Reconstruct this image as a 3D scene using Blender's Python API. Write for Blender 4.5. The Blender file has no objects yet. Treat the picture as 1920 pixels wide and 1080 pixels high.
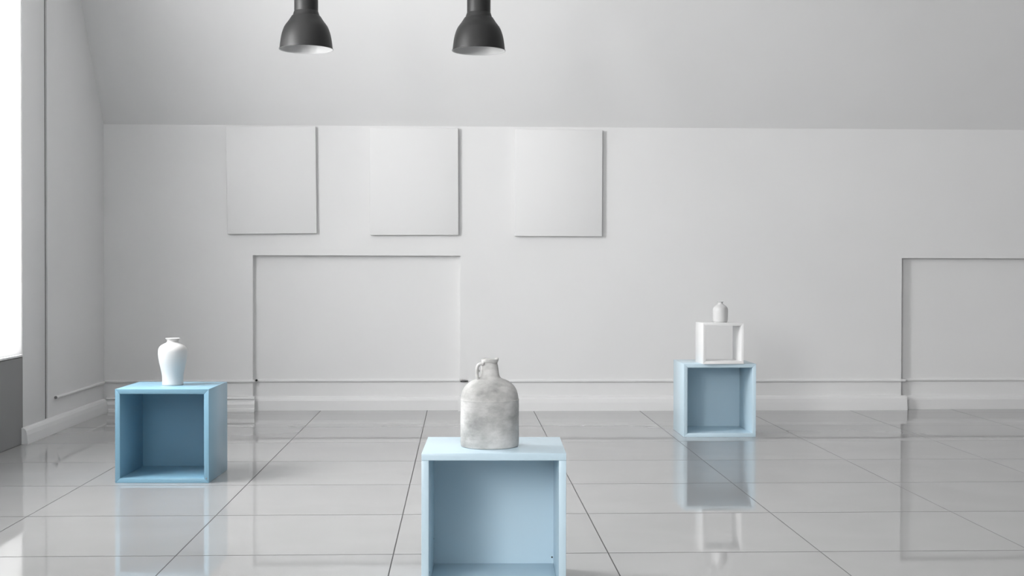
import bpy, bmesh, math, random
from mathutils import Vector, Matrix
random.seed(7)
S = bpy.context.scene
COL = S.collection

# ------------------------------------------------------------------ camera
YAW, PITCH, ROLL, CAMZ, FPX = .0393, .0129, .0019, .7893, 2469.6
fw = Vector((math.sin(YAW)*math.cos(PITCH), math.cos(YAW)*math.cos(PITCH), -math.sin(PITCH)))
rt = Vector((math.cos(YAW), -math.sin(YAW), 0))
up = rt.cross(fw)
r2 = rt*math.cos(ROLL) + up*math.sin(ROLL)
u2 = up*math.cos(ROLL) - rt*math.sin(ROLL)
cam = bpy.data.objects.new('camera', bpy.data.cameras.new('camera'))
COL.objects.link(cam)
M4 = Matrix((r2, u2, -fw)).transposed().to_4x4()
M4.translation = (0, 0, CAMZ)
cam.matrix_world = M4
cam.data.sensor_width = 36
cam.data.lens = 36*FPX/1920
cam.data.clip_start = .05
S.camera = cam

# ------------------------------------------------------------------ sky, daylight through the windows, exposure
SKY = 31.5
W = bpy.data.worlds.new('sky'); S.world = W; W.use_nodes = True
bg = W.node_tree.nodes['Background']
bg.inputs[0].default_value = (1, 1, 1, 1); bg.inputs[1].default_value = SKY
S.view_settings.view_transform = 'Standard'
S.view_settings.look = 'None'
S.view_settings.exposure = 0.0
S.view_settings.gamma = 1.0
S.view_settings.use_curve_mapping = False

# room measures
XL, XR = -2.0, 6.4151
YB, YF = 7.44, -7.1334          # back wall face, wall behind the camera
CEIL = 2.9
CREASE = 1.603
SLOPE_Y = YB - (CEIL-CREASE)/1.36
XP = -1.985                     # face of the window strip and of the panel below the windows
SILL, HEAD = .395, 2.35
REC = .045                      # depth of the wall recesses
# window openings in the left wall: (far y, near y)
WIN = [(6.06, 5.22, SILL), (5.10, 3.95, 1.0), (.50, -2.00, 1.1), (-2.60, -4.10, 1.25)]     # far y, near y, sill height

def portal(loc, rot, sx, sy):
    d = bpy.data.lights.new('window_portal', 'AREA'); d.shape = 'RECTANGLE'; d.size = sx; d.size_y = sy
    d.cycles.is_portal = True
    o = bpy.data.objects.new('window_portal', d); o.location = loc; o.rotation_euler = rot
    COL.objects.link(o)
for (a, b, zs) in WIN[1:]:
    portal((XL-.10, (a+b)/2, (zs+HEAD)/2), (0, -math.pi/2, 0), HEAD-zs, a-b)

# ------------------------------------------------------------------ materials
def mat(name, col, rough=.5, spec=.5, metal=0., bump=0., bscale=40., var=0., vscale=3., coat=0., ior=1.5, detail=4, bdist=.002):
    m = bpy.data.materials.new(name); m.use_nodes = True
    nt = m.node_tree; p = nt.nodes['Principled BSDF']
    p.inputs['Base Color'].default_value = (*col, 1)
    p.inputs['Roughness'].default_value = rough
    p.inputs['Specular IOR Level'].default_value = spec
    p.inputs['Metallic'].default_value = metal
    p.inputs['IOR'].default_value = ior
    p.inputs['Coat Weight'].default_value = coat
    tc = nt.nodes.new('ShaderNodeTexCoord')
    if var:
        n = nt.nodes.new('ShaderNodeTexNoise'); n.inputs['Scale'].default_value = vscale; n.inputs['Detail'].default_value = detail
        nt.links.new(tc.outputs['Object'], n.inputs['Vector'])
        r = nt.nodes.new('ShaderNodeMapRange')
        r.inputs[1].default_value = .3; r.inputs[2].default_value = .7
        r.inputs[3].default_value = 1-var; r.inputs[4].default_value = 1+var
        nt.links.new(n.outputs[0], r.inputs[0])
        h = nt.nodes.new('ShaderNodeVectorMath'); h.operation = 'SCALE'
        h.inputs[0].default_value = col
        nt.links.new(r.outputs[0], h.inputs['Scale'])
        nt.links.new(h.outputs[0], p.inputs['Base Color'])
    if bump:
        n = nt.nodes.new('ShaderNodeTexNoise'); n.inputs['Scale'].default_value = bscale; n.inputs['Detail'].default_value = 3
        nt.links.new(tc.outputs['Object'], n.inputs['Vector'])
        b = nt.nodes.new('ShaderNodeBump'); b.inputs['Strength'].default_value = bump; b.inputs['Distance'].default_value = bdist
        nt.links.new(n.outputs[0], b.inputs['Height'])
        nt.links.new(b.outputs[0], p.inputs['Normal'])
    return m

WALLC = (.80, .80, .80)
M = {}
M['wall'] = mat('wall_paint', WALLC, rough=.75, spec=.3, bump=.25, bscale=5, var=.012, vscale=2.2, bdist=.01)
M['grey_wall'] = mat('mid_grey_wall_paint', (.36, .36, .36), rough=.8, spec=.2, bump=.2, bscale=6, bdist=.01)  # grey invented for the unseen walls, to cut fill light bouncing back
M['trim'] = mat('trim_paint', (.80, .80, .80), rough=.45, bump=.15, bscale=30)
M['panel'] = mat('grey_panel_paint', (.26, .26, .26), rough=.6, bump=.1, bscale=30)
M['frame'] = mat('window_frame_paint', (.82, .82, .82), rough=.4)
M['canvas'] = mat('canvas', (.80, .80, .80), rough=.8, spec=.2, bump=.2, bscale=400, bdist=.0005)
M['blue'] = mat('pale_blue_lacquer', (.57, .72, .81), rough=.28, spec=.45)
M['deep_blue'] = mat('mid_blue_lacquer', (.24, .44, .575), rough=.28, spec=.45)
M['white_box'] = mat('white_lacquer', (.85, .85, .85), rough=.3)
M['porcelain'] = mat('white_matt_porcelain', (.60, .60, .595), rough=.35)
M['glaze'] = mat('pale_grey_glaze', (.62, .62, .62), rough=.22)
M['shade_out'] = mat('dark_grey_lamp_lacquer', (.014, .014, .014), rough=.46, spec=.42)
M['shade_in'] = mat('white_lamp_lining', (.58, .58, .58), rough=.4)
M['cord'] = mat('black_cord', (.02, .02, .02), rough=.6)
M['bulb'] = mat('opal_bulb', (.8, .8, .8), rough=.2)
M['hole'] = mat('dark_hole', (.01, .01, .01), rough=.8)
M['steel'] = mat('bare_metal', (.35, .35, .35), rough=.35, metal=1)
M['grout'] = mat('grey_grout', (.09, .09, .09), rough=.9, spec=.2)

def tile_mat():
    m = bpy.data.materials.new('polished_grey_tile'); m.use_nodes = True
    nt = m.node_tree; p = nt.nodes['Principled BSDF']; N = nt.nodes.new; L = nt.links.new
    tc = N('ShaderNodeTexCoord'); oi = N('ShaderNodeObjectInfo')
    off = N('ShaderNodeVectorMath'); off.operation = 'ADD'
    sc = N('ShaderNodeVectorMath'); sc.operation = 'SCALE'; sc.inputs[0].default_value = (37, 19, 53)
    L(oi.outputs['Random'], sc.inputs['Scale']); L(tc.outputs['Object'], off.inputs[0]); L(sc.outputs[0], off.inputs[1])
    n = N('ShaderNodeTexNoise'); n.inputs['Scale'].default_value = 3; n.inputs['Detail'].default_value = 2; n.inputs['Distortion'].default_value = .5
    L(off.outputs[0], n.inputs['Vector'])
    r = N('ShaderNodeMapRange'); r.inputs[1].default_value = .3; r.inputs[2].default_value = .7; r.inputs[3].default_value = .97; r.inputs[4].default_value = 1.03
    L(n.outputs[0], r.inputs[0])
    r2_ = N('ShaderNodeMapRange'); r2_.inputs[3].default_value = .97; r2_.inputs[4].default_value = 1.03
    L(oi.outputs['Random'], r2_.inputs[0])
    mu = N('ShaderNodeMath'); mu.operation = 'MULTIPLY'; L(r.outputs[0], mu.inputs[0]); L(r2_.outputs[0], mu.inputs[1])
    c = N('ShaderNodeVectorMath'); c.operation = 'SCALE'; c.inputs[0].default_value = TILEC
    L(mu.outputs[0], c.inputs['Scale']); L(c.outputs[0], p.inputs['Base Color'])
    p.inputs['Roughness'].default_value = .03; p.inputs['IOR'].default_value = 1.5
    return m
TILEC = (.37, .37, .37)
M['tile'] = tile_mat()

def clay_mat():
    m = bpy.data.materials.new('weathered_clay'); m.use_nodes = True
    nt = m.node_tree; p = nt.nodes['Principled BSDF']; N = nt.nodes.new; L = nt.links.new
    tc = N('ShaderNodeTexCoord')
    n1 = N('ShaderNodeTexNoise'); n1.inputs['Scale'].default_value = 11; n1.inputs['Detail'].default_value = 8; n1.inputs['Roughness'].default_value = .6
    mp = N('ShaderNodeMapping'); mp.inputs['Scale'].default_value = (1, 1, 1.7)
    L(tc.outputs['Object'], mp.inputs[0]); L(mp.outputs[0], n1.inputs['Vector'])
    cr = N('ShaderNodeValToRGB'); e = cr.color_ramp.elements
    e[0].position = .32; e[0].color = (.29, .29, .285, 1); e[1].position = .62; e[1].color = (.63, .625, .615, 1)
    k = e.new(.45); k.color = (.44, .44, .43, 1)
    L(n1.outputs[0], cr.inputs[0]); L(cr.outputs[0], p.inputs['Base Color'])
    p.inputs['Roughness'].default_value = .75; p.inputs['Specular IOR Level'].default_value = .25
    mp2 = N('ShaderNodeMapping'); mp2.inputs['Scale'].default_value = (8, 8, 130)
    n2 = N('ShaderNodeTexNoise'); n2.inputs['Scale'].default_value = 1; n2.inputs['Detail'].default_value = 3
    L(tc.outputs['Object'], mp2.inputs[0]); L(mp2.outputs[0], n2.inputs['Vector'])
    n3 = N('ShaderNodeTexNoise'); n3.inputs['Scale'].default_value = 70; n3.inputs['Detail'].default_value = 5
    L(tc.outputs['Object'], n3.inputs['Vector'])
    ad = N('ShaderNodeMath'); ad.operation = 'ADD'; L(n2.outputs[0], ad.inputs[0]); L(n3.outputs[0], ad.inputs[1])
    b = N('ShaderNodeBump'); b.inputs['Strength'].default_value = .5; b.inputs['Distance'].default_value = .0018
    L(ad.outputs[0], b.inputs['Height']); L(b.outputs[0], p.inputs['Normal'])
    return m
M['clay'] = clay_mat()

def glass_mat():
    m = bpy.data.materials.new('clear_pane'); m.use_nodes = True
    nt = m.node_tree; nt.nodes.clear(); N = nt.nodes.new; L = nt.links.new
    o = N('ShaderNodeOutputMaterial'); mx = N('ShaderNodeMixShader'); t = N('ShaderNodeBsdfTransparent'); g = N('ShaderNodeBsdfGlossy')
    g.inputs['Roughness'].default_value = .02; lw = N('ShaderNodeLayerWeight'); lw.inputs[0].default_value = .5
    pw = N('ShaderNodeMath'); pw.operation = 'POWER'; pw.inputs[1].default_value = 5; L(lw.outputs['Facing'], pw.inputs[0])
    f = N('ShaderNodeMath'); f.operation = 'MULTIPLY_ADD'; f.inputs[1].default_value = .5; f.inputs[2].default_value = .03; L(pw.outputs[0], f.inputs[0])
    t.inputs[0].default_value = (.96, .96, .96, 1)
    L(f.outputs[0], mx.inputs[0]); L(t.outputs[0], mx.inputs[1]); L(g.outputs[0], mx.inputs[2]); L(mx.outputs[0], o.inputs[0])
    return m
def frost_mat():
    m = bpy.data.materials.new('frosted_pane'); m.use_nodes = True
    nt = m.node_tree; nt.nodes.clear(); N = nt.nodes.new; L = nt.links.new
    o = N('ShaderNodeOutputMaterial'); mx = N('ShaderNodeMixShader'); t = N('ShaderNodeBsdfTranslucent'); g = N('ShaderNodeBsdfDiffuse')
    t.inputs[0].default_value = (math.sqrt(1.9/SKY),)*3 + (1,); g.inputs[0].default_value = (.5, .5, .5, 1)
    mx.inputs[0].default_value = .08
    L(t.outputs[0], mx.inputs[1]); L(g.outputs[0], mx.inputs[2]); L(mx.outputs[0], o.inputs[0])
    return m
M['glass'] = glass_mat(); M['frost'] = frost_mat()

# ------------------------------------------------------------------ helpers
def link(name, me, m, parent=None, loc=(0, 0, 0), rz=0):
    o = bpy.data.objects.new(name, me); COL.objects.link(o)
    if m is not None and not me.materials: me.materials.append(m)
    o.location = loc; o.rotation_euler = (0, 0, rz)
    if parent is not None: o.parent = parent
    return o
def empty(name, loc=(0, 0, 0), rz=0, parent=None):
    o = bpy.data.objects.new(name, None); COL.objects.link(o); o.location = loc; o.rotation_euler = (0, 0, rz)
    o.empty_display_size = .1
    if parent is not None: o.parent = parent
    return o
def tag(o, label=None, cat=None, group=None, kind=None):
    for k, v in (('label', label), ('category', cat), ('group', group), ('kind', kind)):
        if v: o[k] = v
    return o
def smooth(me, ang=35):
    for f in me.polygons: f.use_smooth = True
    try: me.set_sharp_from_angle(angle=math.radians(ang))
    except Exception: pass
def bmesh_to(name, bm):
    bmesh.ops.recalc_face_normals(bm, faces=bm.faces)
    me = bpy.data.meshes.new(name); bm.to_mesh(me); bm.free(); return me
def add_box(bm, x0, x1, y0, y1, z0, z1):
    vs = [bm.verts.new((x, y, z)) for x in (x0, x1) for y in (y0, y1) for z in (z0, z1)]
    for f in ((0,1,3,2), (4,6,7,5), (0,4,5,1), (2,3,7,6), (0,2,6,4), (1,5,7,3)):
        bm.faces.new([vs[i] for i in f])
def bevel(bm, w, seg=2):
    if w: bmesh.ops.bevel(bm, geom=list(bm.edges), offset=w, segments=seg, profile=.5, affect='EDGES', clamp_overlap=True)
def box_me(name, x0, x1, y0, y1, z0, z1, bev=0., seg=2):
    bm = bmesh.new(); add_box(bm, x0, x1, y0, y1, z0, z1); bevel(bm, bev, seg)
    me = bmesh_to(name, bm)
    if bev: smooth(me, 40)
    return me
def prism(bm, pts, axis, a0, a1):
    """extrude closed polygon pts (2D) along axis from a0 to a1; 2D is (the other two axes in order)"""
    def P(p, a):
        return (a, p[0], p[1]) if axis == 0 else ((p[0], a, p[1]) if axis == 1 else (p[0], p[1], a))
    A = [bm.verts.new(P(p, a0)) for p in pts]; B = [bm.verts.new(P(p, a1)) for p in pts]
    n = len(pts)
    for i in range(n): bm.faces.new((A[i], A[(i+1) % n], B[(i+1) % n], B[i]))
    bm.faces.new(A[::-1]); bm.faces.new(B)
def catmull(pts, k=4):
    out = []
    for i in range(len(pts)-1):
        p0 = pts[max(i-1, 0)]; p1 = pts[i]; p2 = pts[i+1]; p3 = pts[min(i+2, len(pts)-1)]
        for j in range(k):
            t = j/k
            out.append(tuple(.5*((2*p1[d]) + (-p0[d]+p2[d])*t + (2*p0[d]-5*p1[d]+4*p2[d]-p3[d])*t*t + (-p0[d]+3*p1[d]-3*p2[d]+p3[d])*t**3) for d in range(2)))
    out.append(pts[-1]); return out
def lathe_me(name, prof, n=64, wob=None, ang=50):
    """prof: (r, z) from bottom centre to the end; r == 0 gives a pole"""
    bm = bmesh.new(); rings = []
    for (r, z) in prof:
        if r < 1e-6: rings.append([bm.verts.new((0, 0, z))])
        else:
            ring = []
            for i in range(n):
                a = 2*math.pi*i/n; rr, zz = (r, z) if wob is None else wob(r, z, a)
                ring.append(bm.verts.new((rr*math.cos(a), rr*math.sin(a), zz)))
            rings.append(ring)
    for A, B in zip(rings, rings[1:]):
        for i in range(n):
            j = (i+1) % n
            if len(A) == 1 and len(B) == 1: continue
            if len(A) == 1: bm.faces.new((A[0], B[j], B[i]))
            elif len(B) == 1: bm.faces.new((A[i], A[j], B[0]))
            else: bm.faces.new((A[i], A[j], B[j], B[i]))
    me = bmesh_to(name, bm); smooth(me, ang); return me
def tube_me(name, pts, rx, ry=None, n=14, up=Vector((0, 1, 0)), cap=True):
    ry = ry or rx; bm = bmesh.new(); rings = []; P = [Vector(p) for p in pts]
    for i, p in enumerate(P):
        t = (P[min(i+1, len(P)-1)]-P[max(i-1, 0)]).normalized()
        s = up.cross(t).normalized(); w = t.cross(s).normalized()
        rings.append([bm.verts.new(p + s*rx*math.cos(2*math.pi*k/n) + w*ry*math.sin(2*math.pi*k/n)) for k in range(n)])
    for A, B in zip(rings, rings[1:]):
        for k in range(n): bm.faces.new((A[k], A[(k+1) % n], B[(k+1) % n], B[k]))
    if cap: bm.faces.new(rings[0][::-1]); bm.faces.new(rings[-1])
    me = bmesh_to(name, bm); smooth(me, 60); return me

# ------------------------------------------------------------------ SETTING: floor
floor = link('floor', box_me('floor', XL-.05, XR+.05, YF-.05, YB+.12, -.12, -.0007), M['grout'])
tag(floor, 'polished grey square floor tiles with thin dark joints', kind='structure')
TX0, TY0, TS = -.7849, 6.0666, .6
GAP = .0032; GAPY = .0062
full = None
far_bm = bmesh.new()
for i in range(-2, 12):
    xa = TX0 + i*TS
    for j in range(-2, 22):
        ya = TY0 - j*TS                       # near edge of the tile; it runs back to ya+.6
        yb = min(ya+TS, YB+.05)
        if yb - ya < .02: continue
        if ya < -2.0 or (ya < 1.5 and xa > 2.5):            # far behind the camera: joined
            add_box(far_bm, xa+GAP/2, xa+TS-GAP/2, ya+GAP/2, yb-GAP/2, -.01, 0); continue
        if yb-ya > TS-.01:
            if full is None: full = box_me('tile', GAP/2, TS-GAP/2, GAPY/2, TS-GAPY/2, -.01, 0)
            me = full
        else: me = box_me('tile_cut', GAP/2, TS-GAP/2, GAPY/2, yb-ya-(GAPY/2 if yb-ya > TS-.1 else 0), -.01, 0)
        link('tile', me, M['tile'], floor, (xa, ya, 0))

link('distant_tiles', bmesh_to('distant_tiles', far_bm), M['tile'], floor)['kind'] = 'stuff'

# ------------------------------------------------------------------ back wall with two shallow recesses
RECS = [(-1.163, 0.0, .875), (2.523, 4.35, .867)]
def back_wall():
    bm = bmesh.new(); V = {}
    def v(x, y, z):
        k = (round(x, 5), round(y, 5), round(z, 5))
        if k not in V: V[k] = bm.verts.new(k)
        return V[k]
    xs = sorted({XL-.02, XR+.02} | {a for r in RECS for a in r[:2]}); zs = [0-.005, .867, .875, CREASE]
    def hole(xa, za, xb, zb):
        for (a, b, h) in RECS:
            if xa >= a-1e-6 and xb <= b+1e-6 and zb <= h+1e-6: return h
    for xa, xb in zip(xs, xs[1:]):
        for za, zb in zip(zs, zs[1:]):
            y = YB+REC if hole(xa, za, xb, zb) else YB
            bm.faces.new((v(xa, y, za), v(xb, y, za), v(xb, y, zb), v(xa, y, zb)))
    for (a, b, h) in RECS:
        cuts = [z for z in zs if z <= h+1e-6]
        for z0, z1 in zip(cuts, cuts[1:]):
            bm.faces.new((v(a, YB, z0), v(a, YB+REC, z0), v(a, YB+REC, z1), v(a, YB, z1)))
            bm.faces.new((v(b, YB+REC, z0), v(b, YB, z0), v(b, YB, z1), v(b, YB+REC, z1)))
        bm.faces.new((v(a, YB, h), v(a, YB+REC, h), v(b, YB+REC, h), v(b, YB, h)))
    # soften the plaster edges of the recesses
    es = [e for e in bm.edges if len(e.link_faces) == 2 and e.calc_face_angle(0) > 1]
    bmesh.ops.bevel(bm, geom=es, offset=.004, segments=2, profile=.5, affect='EDGES')
    # solid body behind
    add_box(bm, XL-.02, XR+.02, YB+.1, YB+.25, -.005, CREASE+.1)
    me = bmesh_to('wall_back', bm)
    smooth(me, 60)
    return me
tag(link('wall_back', back_wall(), M['wall']), 'pale painted back wall with two shallow recesses', kind='structure')

# sloping upper wall under the roof, then the flat ceiling
bm = bmesh.new()
prism(bm, [(YB, CREASE), (SLOPE_Y, CEIL), (SLOPE_Y+.15, CEIL+.1), (YB+.25, CREASE+.1), (YB+.25, CREASE)], 0, XL-.02, XR+.02)
tag(link('wall_slope', bmesh_to('wall_slope', bm), M['wall']), 'sloping attic wall above the back wall', kind='structure')
tag(link('ceiling', box_me('ceiling', XL-.02, XR+.02, YF-.02, SLOPE_Y+.02, CEIL, CEIL+.12), M['wall']), 'flat white ceiling', kind='structure')

# ------------------------------------------------------------------ left wall (windows), with panels and strip
TH = .12
def wall_grid(name, holes, u0, u1, w0, w1, axis, face, back, m):
    """wall slab with rectangular holes; u runs along the wall, w is height"""
    bm = bmesh.new()
    us = sorted({u0, u1} | {h[0] for h in holes} | {h[1] for h in holes}); ws = sorted({w0, w1} | {h[2] for h in holes} | {h[3] for h in holes})
    a, b = min(face, back), max(face, back)
    for ua, ub in zip(us, us[1:]):
        for wa, wb in zip(ws, ws[1:]):
            if any(ua >= h[0]-1e-6 and ub <= h[1]+1e-6 and wa >= h[2]-1e-6 and wb <= h[3]+1e-6 for h in holes): continue
            if axis == 'y': add_box(bm, a, b, ua, ub, wa, wb)
            else: add_box(bm, ua, ub, a, b, wa, wb)
    bmesh.ops.remove_doubles(bm, verts=bm.verts, dist=1e-5)
    # drop interior faces
    seen = {}
    for f in bm.faces:
        k = tuple(sorted(v.index for v in f.verts)); seen.setdefault(k, []).append(f)
    bm.verts.index_update()
    seen = {}
    for f in bm.faces: seen.setdefault(frozenset(v.index for v in f.verts), []).append(f)
    bmesh.ops.delete(bm, geom=[f for fs in seen.values() if len(fs) > 1 for f in fs], context='FACES_ONLY')
    return link(name, bmesh_to(name, bm), m)
holes = [(b, a, zs, HEAD) for a, b, zs in WIN]
wl = wall_grid('wall_left', holes, YF-.3, YB+.2, -.005, CEIL+.1, 'y', XL, XL-TH, M['wall'])
tag(wl, 'pale painted window wall on the left', kind='structure')
# proud strip between the window and the corner
tag(link('trim_1', box_me('trim_1', XL-.001, XP, 6.062, 6.385, 0, CEIL-.01, .002, 2), M['trim'], wl), None)
# shallow boxed panel beyond it, leaving a thin groove beside the strip
bm = bmesh.new(); prism(bm, [(6.430, .0), (YB+.0, 0), (YB+.0, CREASE), (SLOPE_Y+.02, CEIL-.01), (6.430, CEIL-.01)], 0, XL-.001, XL+.012)
tag(link('trim_2', bmesh_to('trim_2', bm), M['wall'], wl), None)
link('groove_shade_strip', box_me('groove_shade_strip', XL-.001, XL+.0035, 6.418, 6.4305, .07, CEIL-.011), M['grout'], wl)  # dark strip added to paint the shade deep in the groove
# grey panels below the windows, one per window, and a narrow post between
for near, a in ((5.14, 6.06), (3.16, 5.136), (1.16, 3.156), (-.84, 1.156), (-2.84, -.844)):
    link('sill_panel', box_me('sill_panel', XL-.001, XP, near, a, 0.0, SILL-.002, .0015, 1), M['panel'], wl)
# windows
for k, (a, b, zs) in enumerate(WIN):
    w = empty('window_%d' % (k+1), (XL, (a+b)/2, zs))
    tag(w, ['frosted white window at the far left edge, nearest the corner', 'second window from the far corner in the left wall', 'third window from the far corner in the left wall', 'fourth window from the far corner in the left wall'][k], kind='structure')
    h = HEAD-zs; hw = (a-b)/2; gx = -.06
    if k == 0:                                   # frosted white screen set almost flush with the wall
        link('pane', box_me('pane', .003, .011, -hw, hw, .012, h), M['frost'], w)
        link('window_sill', box_me('window_sill', -.10, .0155, -hw, hw, .0, .010, .002, 1), M['frame'], w)
        continue
    bm = bmesh.new()
    add_box(bm, gx-.03, gx+.02, -hw, -hw+.05, .0, h); add_box(bm, gx-.03, gx+.02, hw-.05, hw, 0, h)
    add_box(bm, gx-.03, gx+.02, -hw+.05, hw-.05, 0, .05); add_box(bm, gx-.03, gx+.02, -hw+.05, hw-.05, h-.05, h)
    link('window_frame', bmesh_to('window_frame', bm), M['frame'], w)
    link('pane', box_me('pane', gx-.008, gx-.002, -hw+.05, hw-.05, .05, h-.05), M['glass'], w)
    link('window_sill', box_me('window_sill', gx+.02, .012, -hw+.001, hw-.001, .0, .006, .002, 1), M['frame'], w)

# ------------------------------------------------------------------ remaining walls
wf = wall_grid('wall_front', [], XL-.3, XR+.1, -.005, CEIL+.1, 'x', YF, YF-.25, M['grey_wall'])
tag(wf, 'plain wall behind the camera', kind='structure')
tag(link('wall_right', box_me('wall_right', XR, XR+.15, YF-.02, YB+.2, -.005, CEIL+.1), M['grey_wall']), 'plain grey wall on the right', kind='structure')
# ------------------------------------------------------------------ baseboards
PROF = [(0, 0), (.035, 0), (.0345, .010), (.031, .045), (.027, .066), (.021, .076), (.012, .081), (0, .083)]
PROF2 = [(0, 0), (.035, 0), (.035, .014), (.029, .019), (.030, .040), (.026, .047), (.021, .056), (.020, .066), (.027, .072), (.024, .079), (.012, .083), (0, .084)]
FLAT = [(0, 0), (.028, 0), (.0275, .055), (.024, .066), (.014, .076), (0, .080)]
bb = empty('baseboard_back', (0, YB, 0)); tag(bb, 'moulded white baseboard along the back wall and its recesses', kind='structure')
def board(x0, x1, prof, y0):
    bm = bmesh.new(); prism(bm, [(y0-d, z) for d, z in prof], 0, x0, x1)
    me = bmesh_to('board', bm); link('board', me, M['trim'], bb)
board(XL+.03, -1.150, PROF2, 0)
board(RECS[0][0]+.004, RECS[0][1]-.004, FLAT, REC)
board(RECS[0][1]-.012, RECS[1][0]+.026, PROF, 0)
board(RECS[1][0]+.034, RECS[1][1]-.004, FLAT, REC)
board(RECS[1][1]-.012, XR-.002, PROF, 0)
bl = empty('baseboard_left', (XL, 6.5, 0)); tag(bl, 'white baseboard on the left wall ending at the window', kind='structure')
bm = bmesh.new(); prism(bm, [(.010+d*.95, z*.9) for d, z in PROF], 1, 6.04-6.5, YB-.036-6.5)
link('board', bmesh_to('board', bm), M['trim'], bl)

# ------------------------------------------------------------------ conduits
def conduit_me(L, w=.011, h=.014):
    pts = [(0, 0), (w*.75, 0), (w, h*.25), (w, h*.7), (w*.7, h), (0, h)]
    bm = bmesh.new(); prism(bm, [(-d, z) for d, z in pts], 0, 0, L)
    return bmesh_to('conduit', bm)
cz = .161
cd = empty('wall_conduit', (0, YB, cz))
tag(cd, 'thin white cable conduit running low along the back wall above the baseboard', 'conduit')
for (x0, x1, y0) in ((XL+.02, -1.152, -.0), (-1.150, -.004, REC), (.046, 2.546, 0), (2.552, 4.34, REC)):
    link('conduit', conduit_me(x1-x0), M['trim'], cd, (x0, y0, 0))
# open dark end at the left recess, and the bare joint at the right edge of that recess
def disc(name, r, t, m, parent, loc, axis='y'):
    me = lathe_me(name, [(0, 0), (r, 0), (r, t), (0, t)], 16)
    o = link(name, me, m, parent, loc)
    o.rotation_euler = {'y': (math.pi/2, 0, 0), 'x': (0, math.pi/2, 0), '-x': (0, -math.pi/2, 0), 'z': (0, 0, 0)}[axis]
    return o
tag(disc('conduit_end', .0058, .014, M['hole'], cd, (-1.146, REC-.015, .010), 'y'), 'dark open conduit end')
tag(link('joint_wire', tube_me('joint_wire', [(.0, -.008, .008), (.012, -.010, .012), (.03, -.010, .010), (.045, -.008, .007)], .004, n=10), M['steel'], cd), 'bare metal joint in the conduit')
tag(link('joint_wire', tube_me('joint_wire', [(.002, -.010, .004), (.02, -.012, .0035), (.044, -.010, .005)], .0022, n=8), M['hole'], cd), 'dark cable in the conduit joint')
cl = empty('wall_conduit', (XL+.012, 6.535, cz-.004))
tag(cl, 'short white cable conduit low on the left wall beside the corner', 'conduit')
o = link('conduit', conduit_me(.885), M['trim'], cl); o.rotation_euler = (0, 0, math.pi/2)
tag(disc('conduit_end', .007, .006, M['panel'], cl, (.008, .0, .008), 'y'), 'grey end cap')

# ------------------------------------------------------------------ framed canvases
def canvas(x, z, w, h, rot, label):
    t = .03; o = empty('wall_canvas', (x, YB, z)); o.rotation_euler = (0, rot, 0)
    tag(o, label, 'canvas', 'blank canvases on the back wall')
    link('canvas_face', box_me('canvas_face', -w/2, w/2, -t, -.006, -h/2, h/2, .003, 2), M['canvas'], o)
    i = .03
    for sx in (-1, 1):
        link('stretcher', box_me('stretcher', min(sx*(w/2-.006), sx*(w/2-i)), max(sx*(w/2-.006), sx*(w/2-i)), -.006, -.0006, -h/2+.006, h/2-.006), M['trim'], o)
canvas(-1.0545, 1.294, .496, .597, -.012, 'blank white canvas on the back wall, leftmost of the three')
canvas(-.2595, 1.290, .496, .600, -.004, 'blank white canvas on the back wall, middle of the three')
canvas(.553, 1.2855, .494, .600, .002, 'blank white canvas on the back wall, rightmost of the three')

# ------------------------------------------------------------------ open boxes
def open_box(name, loc, rz, w, d, h, t, m, label, mitre=True, back=True, cat='box', group=None, bev=.0009):
    o = empty(name, loc, rz); tag(o, label, cat, group)
    g = .00025
    def part(nm, pts, y0=0., y1=d):
        bm = bmesh.new(); prism(bm, pts, 1, y0, y1); bevel(bm, bev, 2)
        me = bmesh_to(nm, bm); smooth(me, 30); return link(nm, me, m, o)
    if mitre:
        part('top_panel', [(g, h), (w-g, h), (w-t-g, h-t), (t+g, h-t)])
        part('bottom_panel', [(g, 0), (w-g, 0), (w-t-g, t), (t+g, t)])
        part('side_panel', [(0, g), (0, h-g), (t, h-t-g), (t, t+g)])
        part('side_panel', [(w, g), (w, h-g), (w-t, h-t-g), (w-t, t+g)])
    else:
        part('top_panel', [(0, h), (w, h), (w, h-t), (0, h-t)])
        part('side_panel', [(0, 0), (t, 0), (t, h-t-g), (0, h-t-g)])
        part('side_panel', [(w, 0), (w-t, 0), (w-t, h-t-g), (w, h-t-g)])
        part('bottom_panel', [(t+g, 0), (w-t-g, 0), (w-t-g, t), (t+g, t)])
    if back:
        link('back_panel', box_me('back_panel', t-.001, w-t+.001, d-.02, d-.012, t-.001, h-t+.001), m, o)
    return o
grp = 'blue open boxes on the floor'
bc = open_box('display_box', (-.0928, 3.177, 0), -.0265, .3494, .3136, .3493, .0175, M['blue'], 'pale blue open box in the foreground with the clay jug on top', mitre=False, group=grp)
tag(disc('dowel_hole', .0022, .0008, M['hole'], bc, (.3494-.0175-.0036, .2932, .034), 'y'), 'small dark hole')
tag(disc('dowel_hole', .0030, .0007, M['hole'], bc, (.0172, .05, .050), 'x'), 'small dark hole')
tag(disc('dowel_hole', .0018, .0007, M['hole'], bc, (.0172, .26, .09), 'x'), 'small dark hole')
bl_ = open_box('display_box', (-1.2783, 4.9311, 0), -.0315, .3471, .3300, .3487, .0178, M['deep_blue'], 'darker blue open box at the left with the tall white vase on top', group=grp)
tag(disc('screw', .0028, .001, M['steel'], bl_, (.3471-.0089, .0003, .017), 'y'), 'small screw head')
br = open_box('display_box', (1.0642, 6.225, 0), -.0018, .3461, .3096, .3488, .0178, M['blue'], 'pale blue open box near the back wall with the small white frame cube on top', group=grp)
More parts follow.
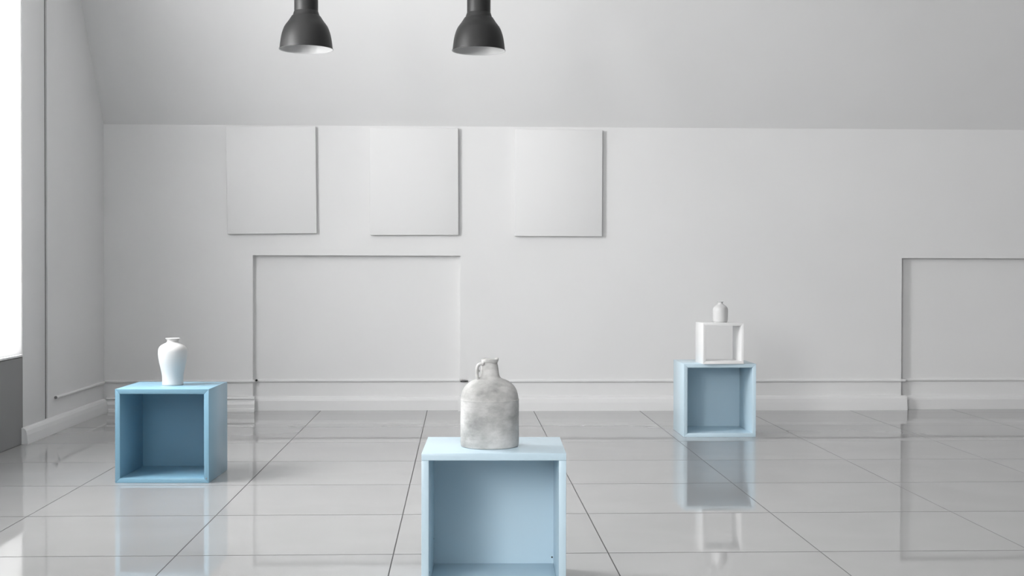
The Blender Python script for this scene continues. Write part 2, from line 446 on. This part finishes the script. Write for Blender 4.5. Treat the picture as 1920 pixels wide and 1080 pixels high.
open_box('frame_cube', (1.1524, 6.2065, .3489), .0661-.0, .1983, .150, .1954, .0135, M['white_box'], 'small white open frame cube standing on the blue box at the right', back=False, cat='cube', bev=.0007)

# ------------------------------------------------------------------ tall white vase on the left box
s = 5.11/2469.6
pz = [(950, 60), (965-18, 176), (935, 181), (850, 179), (750, 187), (650, 208), (550, 231), (450, 246), (380, 249), (320, 242), (270, 212), (235, 160), (215, 118), (197, 97), (180, 96), (165, 101), (150, 114), (139, 125), (134, 126)]
prof = [(0., .0)] + [(w/9.39*s, (950-y)/9.39*s) for y, w in pz[:3]]
prof += catmull([(w/9.39*s, (950-y)/9.39*s) for y, w in pz[2:]], 4)[1:]
rt_, zt = prof[-1]
prof += [(rt_-.0012, zt+.0006), (rt_-.003, zt-.0005), (rt_*.66, zt-.007), (rt_*.62, zt-.014), (rt_*1.0, zt-.022), (0, zt-.03)]
prof = [(r, max(z, 0.0)) for r, z in prof]
vase = link('vase', lathe_me('vase', prof, 72), M['porcelain'], None, (-1.1035, 5.105, .3489))
tag(vase, 'tall matt white vase with wide shoulders on the left blue box', 'vase')

# ------------------------------------------------------------------ small grey-white bud vase
s = 6.29/2469.6
pz = [(383, 60), (384, 84), (378, 88), (370, 94), (350, 100), (300, 102.5), (250, 103.5), (215, 103), (190, 98), (170, 85), (152, 64), (140, 47), (130, 36), (122, 33), (114, 34), (107, 40), (103, 43)]
prof = [(0, 0)] + catmull([(w/7.2*s, max(0, (384-y)/7.2*s)) for y, w in pz[1:]], 4)
rt_, zt = prof[-1]
prof += [(rt_-.001, zt+.0004), (rt_-.0035, zt-.001), (rt_*.62, zt-.006), (rt_*.6, zt-.012), (0, zt-.02)]
sv = link('bud_vase', lathe_me('bud_vase', prof, 56), M['glaze'], None, (1.2495, 6.285, .3489+.1954))
tag(sv, 'small pale grey round-bodied vase with a narrow lip on the white frame cube', 'vase')

# ------------------------------------------------------------------ clay jug on the centre box
s = 3.308/2469.6
def jp(y, hw): return (hw/4.906*s, (962-y)/4.906*s)
pz = [(958, 262), (945, 266), (900, 268), (750, 268), (600, 268), (545, 268), (532, 270), (524, 266), (490, 261), (455, 252), (425, 238), (398, 217), (372, 186), (352, 148), (340, 118), (330, 101), (312, 90), (285, 84), (250, 79), (215, 74), (202, 69), (194, 70), (186, 77), (172, 79), (160, 77)]
prof = [(0, 0), (jp(962, 250)[0], 0)] + catmull([jp(y, w) for y, w in pz], 4)
rt_, zt = prof[-1]
prof += [(rt_-.003, zt+.001), (rt_-.007, zt-.001), (rt_*.62, zt-.008), (rt_*.6, zt-.03), (rt_*1.3, zt-.05), (0, zt-.06)]
def wob(r, z, a):
    k = 1 + .004*math.sin(2*a+z*30) + .0025*math.sin(5*a+z*80)
    if z > zt-.012:                                   # uneven, chipped lip
        k += .035*math.cos(a)*max(0, (z-zt+.012)/.012)
        z = z + .0012*math.sin(3*a+1) + (.0016 if abs(a-.1) < .5 or a > 5.9 else 0)
    return r*k, z
jug = empty('clay_jug', (.0745, 3.306, .3493)); tag(jug, 'weathered grey clay jug with a small neck handle on the foreground box', 'jug')
link('body', lathe_me('body', prof, 96, wob), M['clay'], jug)
def jx(x, y): return ((x-400)/4.906*s, -.012, (962-y)/4.906*s)
hp = [jx(342, 203), jx(312, 203), jx(294, 212), jx(284, 235), jx(281, 270), jx(282, 300), jx(287, 330), jx(298, 352), jx(312, 368)]
hp3 = []
for i in range(len(hp)-1):
    for k in range(3):
        t = k/3; hp3.append(tuple(hp[i][d]*(1-t)+hp[i+1][d]*t for d in range(3)))
hp3.append(hp[-1])
link('handle', tube_me('handle', hp3, .0040, .0085, n=16, up=Vector((0, 1, 0))), M['clay'], jug)
lump = lathe_me('handle_lump', [(0, 0), (.003, .0008), (.0042, .003), (.003, .0055), (0, .0062)], 16)
link('handle_lump', lump, M['clay'], jug, (jx(296, 285)[0], -.012, jx(296, 278)[2]))

# ------------------------------------------------------------------ pendant lamps
s = 5.5/2469.6
out = [(50.3, 0), (50.2, .9), (48.9, 1.6), (48.8, 4), (47.9, 12), (46.4, 22), (44, 32), (39.8, 42.5), (32.6, 52.5), (29.0, 58.0), (27.2, 60.8)]
outc = [(50.3, 0), (50.2, .9)] + catmull(out[2:], 4) + [(26.6, 61.7), (25.2, 62.0), (24.8, 62.8), (24.2, 65), (23.2, 68), (22.5, 70.2), (22.1, 71)]
LP = [(-.6392, 5.5, 1.7055, 'left of the two black dome pendant lamps, nearer the window'), (.0757, 5.5, 1.7055, 'right of the two black dome pendant lamps, above the clay jug')]
for (x, y, z, lab) in LP:
    L0 = empty('pendant_lamp', (x, y, z)); tag(L0, lab, 'lamp', 'black pendant lamps')
    o_ = [(r*s, h*s) for r, h in outc]
    i_ = [((r-1.0)*s, h*s) for r, h in outc[2:-3]]
    link('lamp_shade', lathe_me('lamp_shade', o_ + [(o_[-1][0]-.0022, o_[-1][1])], 96), M['shade_out'], L0)
    lin = [((50.1)*s, .0001), ((49.2)*s, .0)] + [(max(r, 0.001), h-.0004+.0006) for r, h in i_] + [(.0, i_[-1][1]+.002)]
    tag(link('shade_lining', lathe_me('shade_lining', lin, 96), M['shade_in'], L0), 'white inside of the shade')
    zt = 71*s
    link('neck', lathe_me('neck', [(22.0*s, zt-.001), (22.0*s, 150*s), (21.6*s, 152*s), (12*s, 160*s), (5*s, 163*s), (5*s, 172*s), (0, 172*s)], 64), M['shade_out'], L0)
    link('cord', lathe_me('cord', [(0, 171*s), (.003, 171*s), (.003, CEIL-z-.02), (0, CEIL-z-.02)], 12), M['cord'], L0)
    link('ceiling_rose', lathe_me('ceiling_rose', [(0, CEIL-z-.032), (.02, CEIL-z-.032), (.05, CEIL-z-.012), (.052, CEIL-z-.0005), (0, CEIL-z-.0005)], 40), M['shade_out'], L0)
    bu = link('bulb', lathe_me('bulb', catmull([(0, .035), (.012, .037), (.021, .047), (.022, .058), (.016, .073), (.011, .085)], 4) + [(.011, .095)], 32), M['bulb'], L0)
    link('socket', lathe_me('socket', [(.012, .090), (.016, .092), (.016, .125), (0, .125)], 24), M['shade_out'], L0)
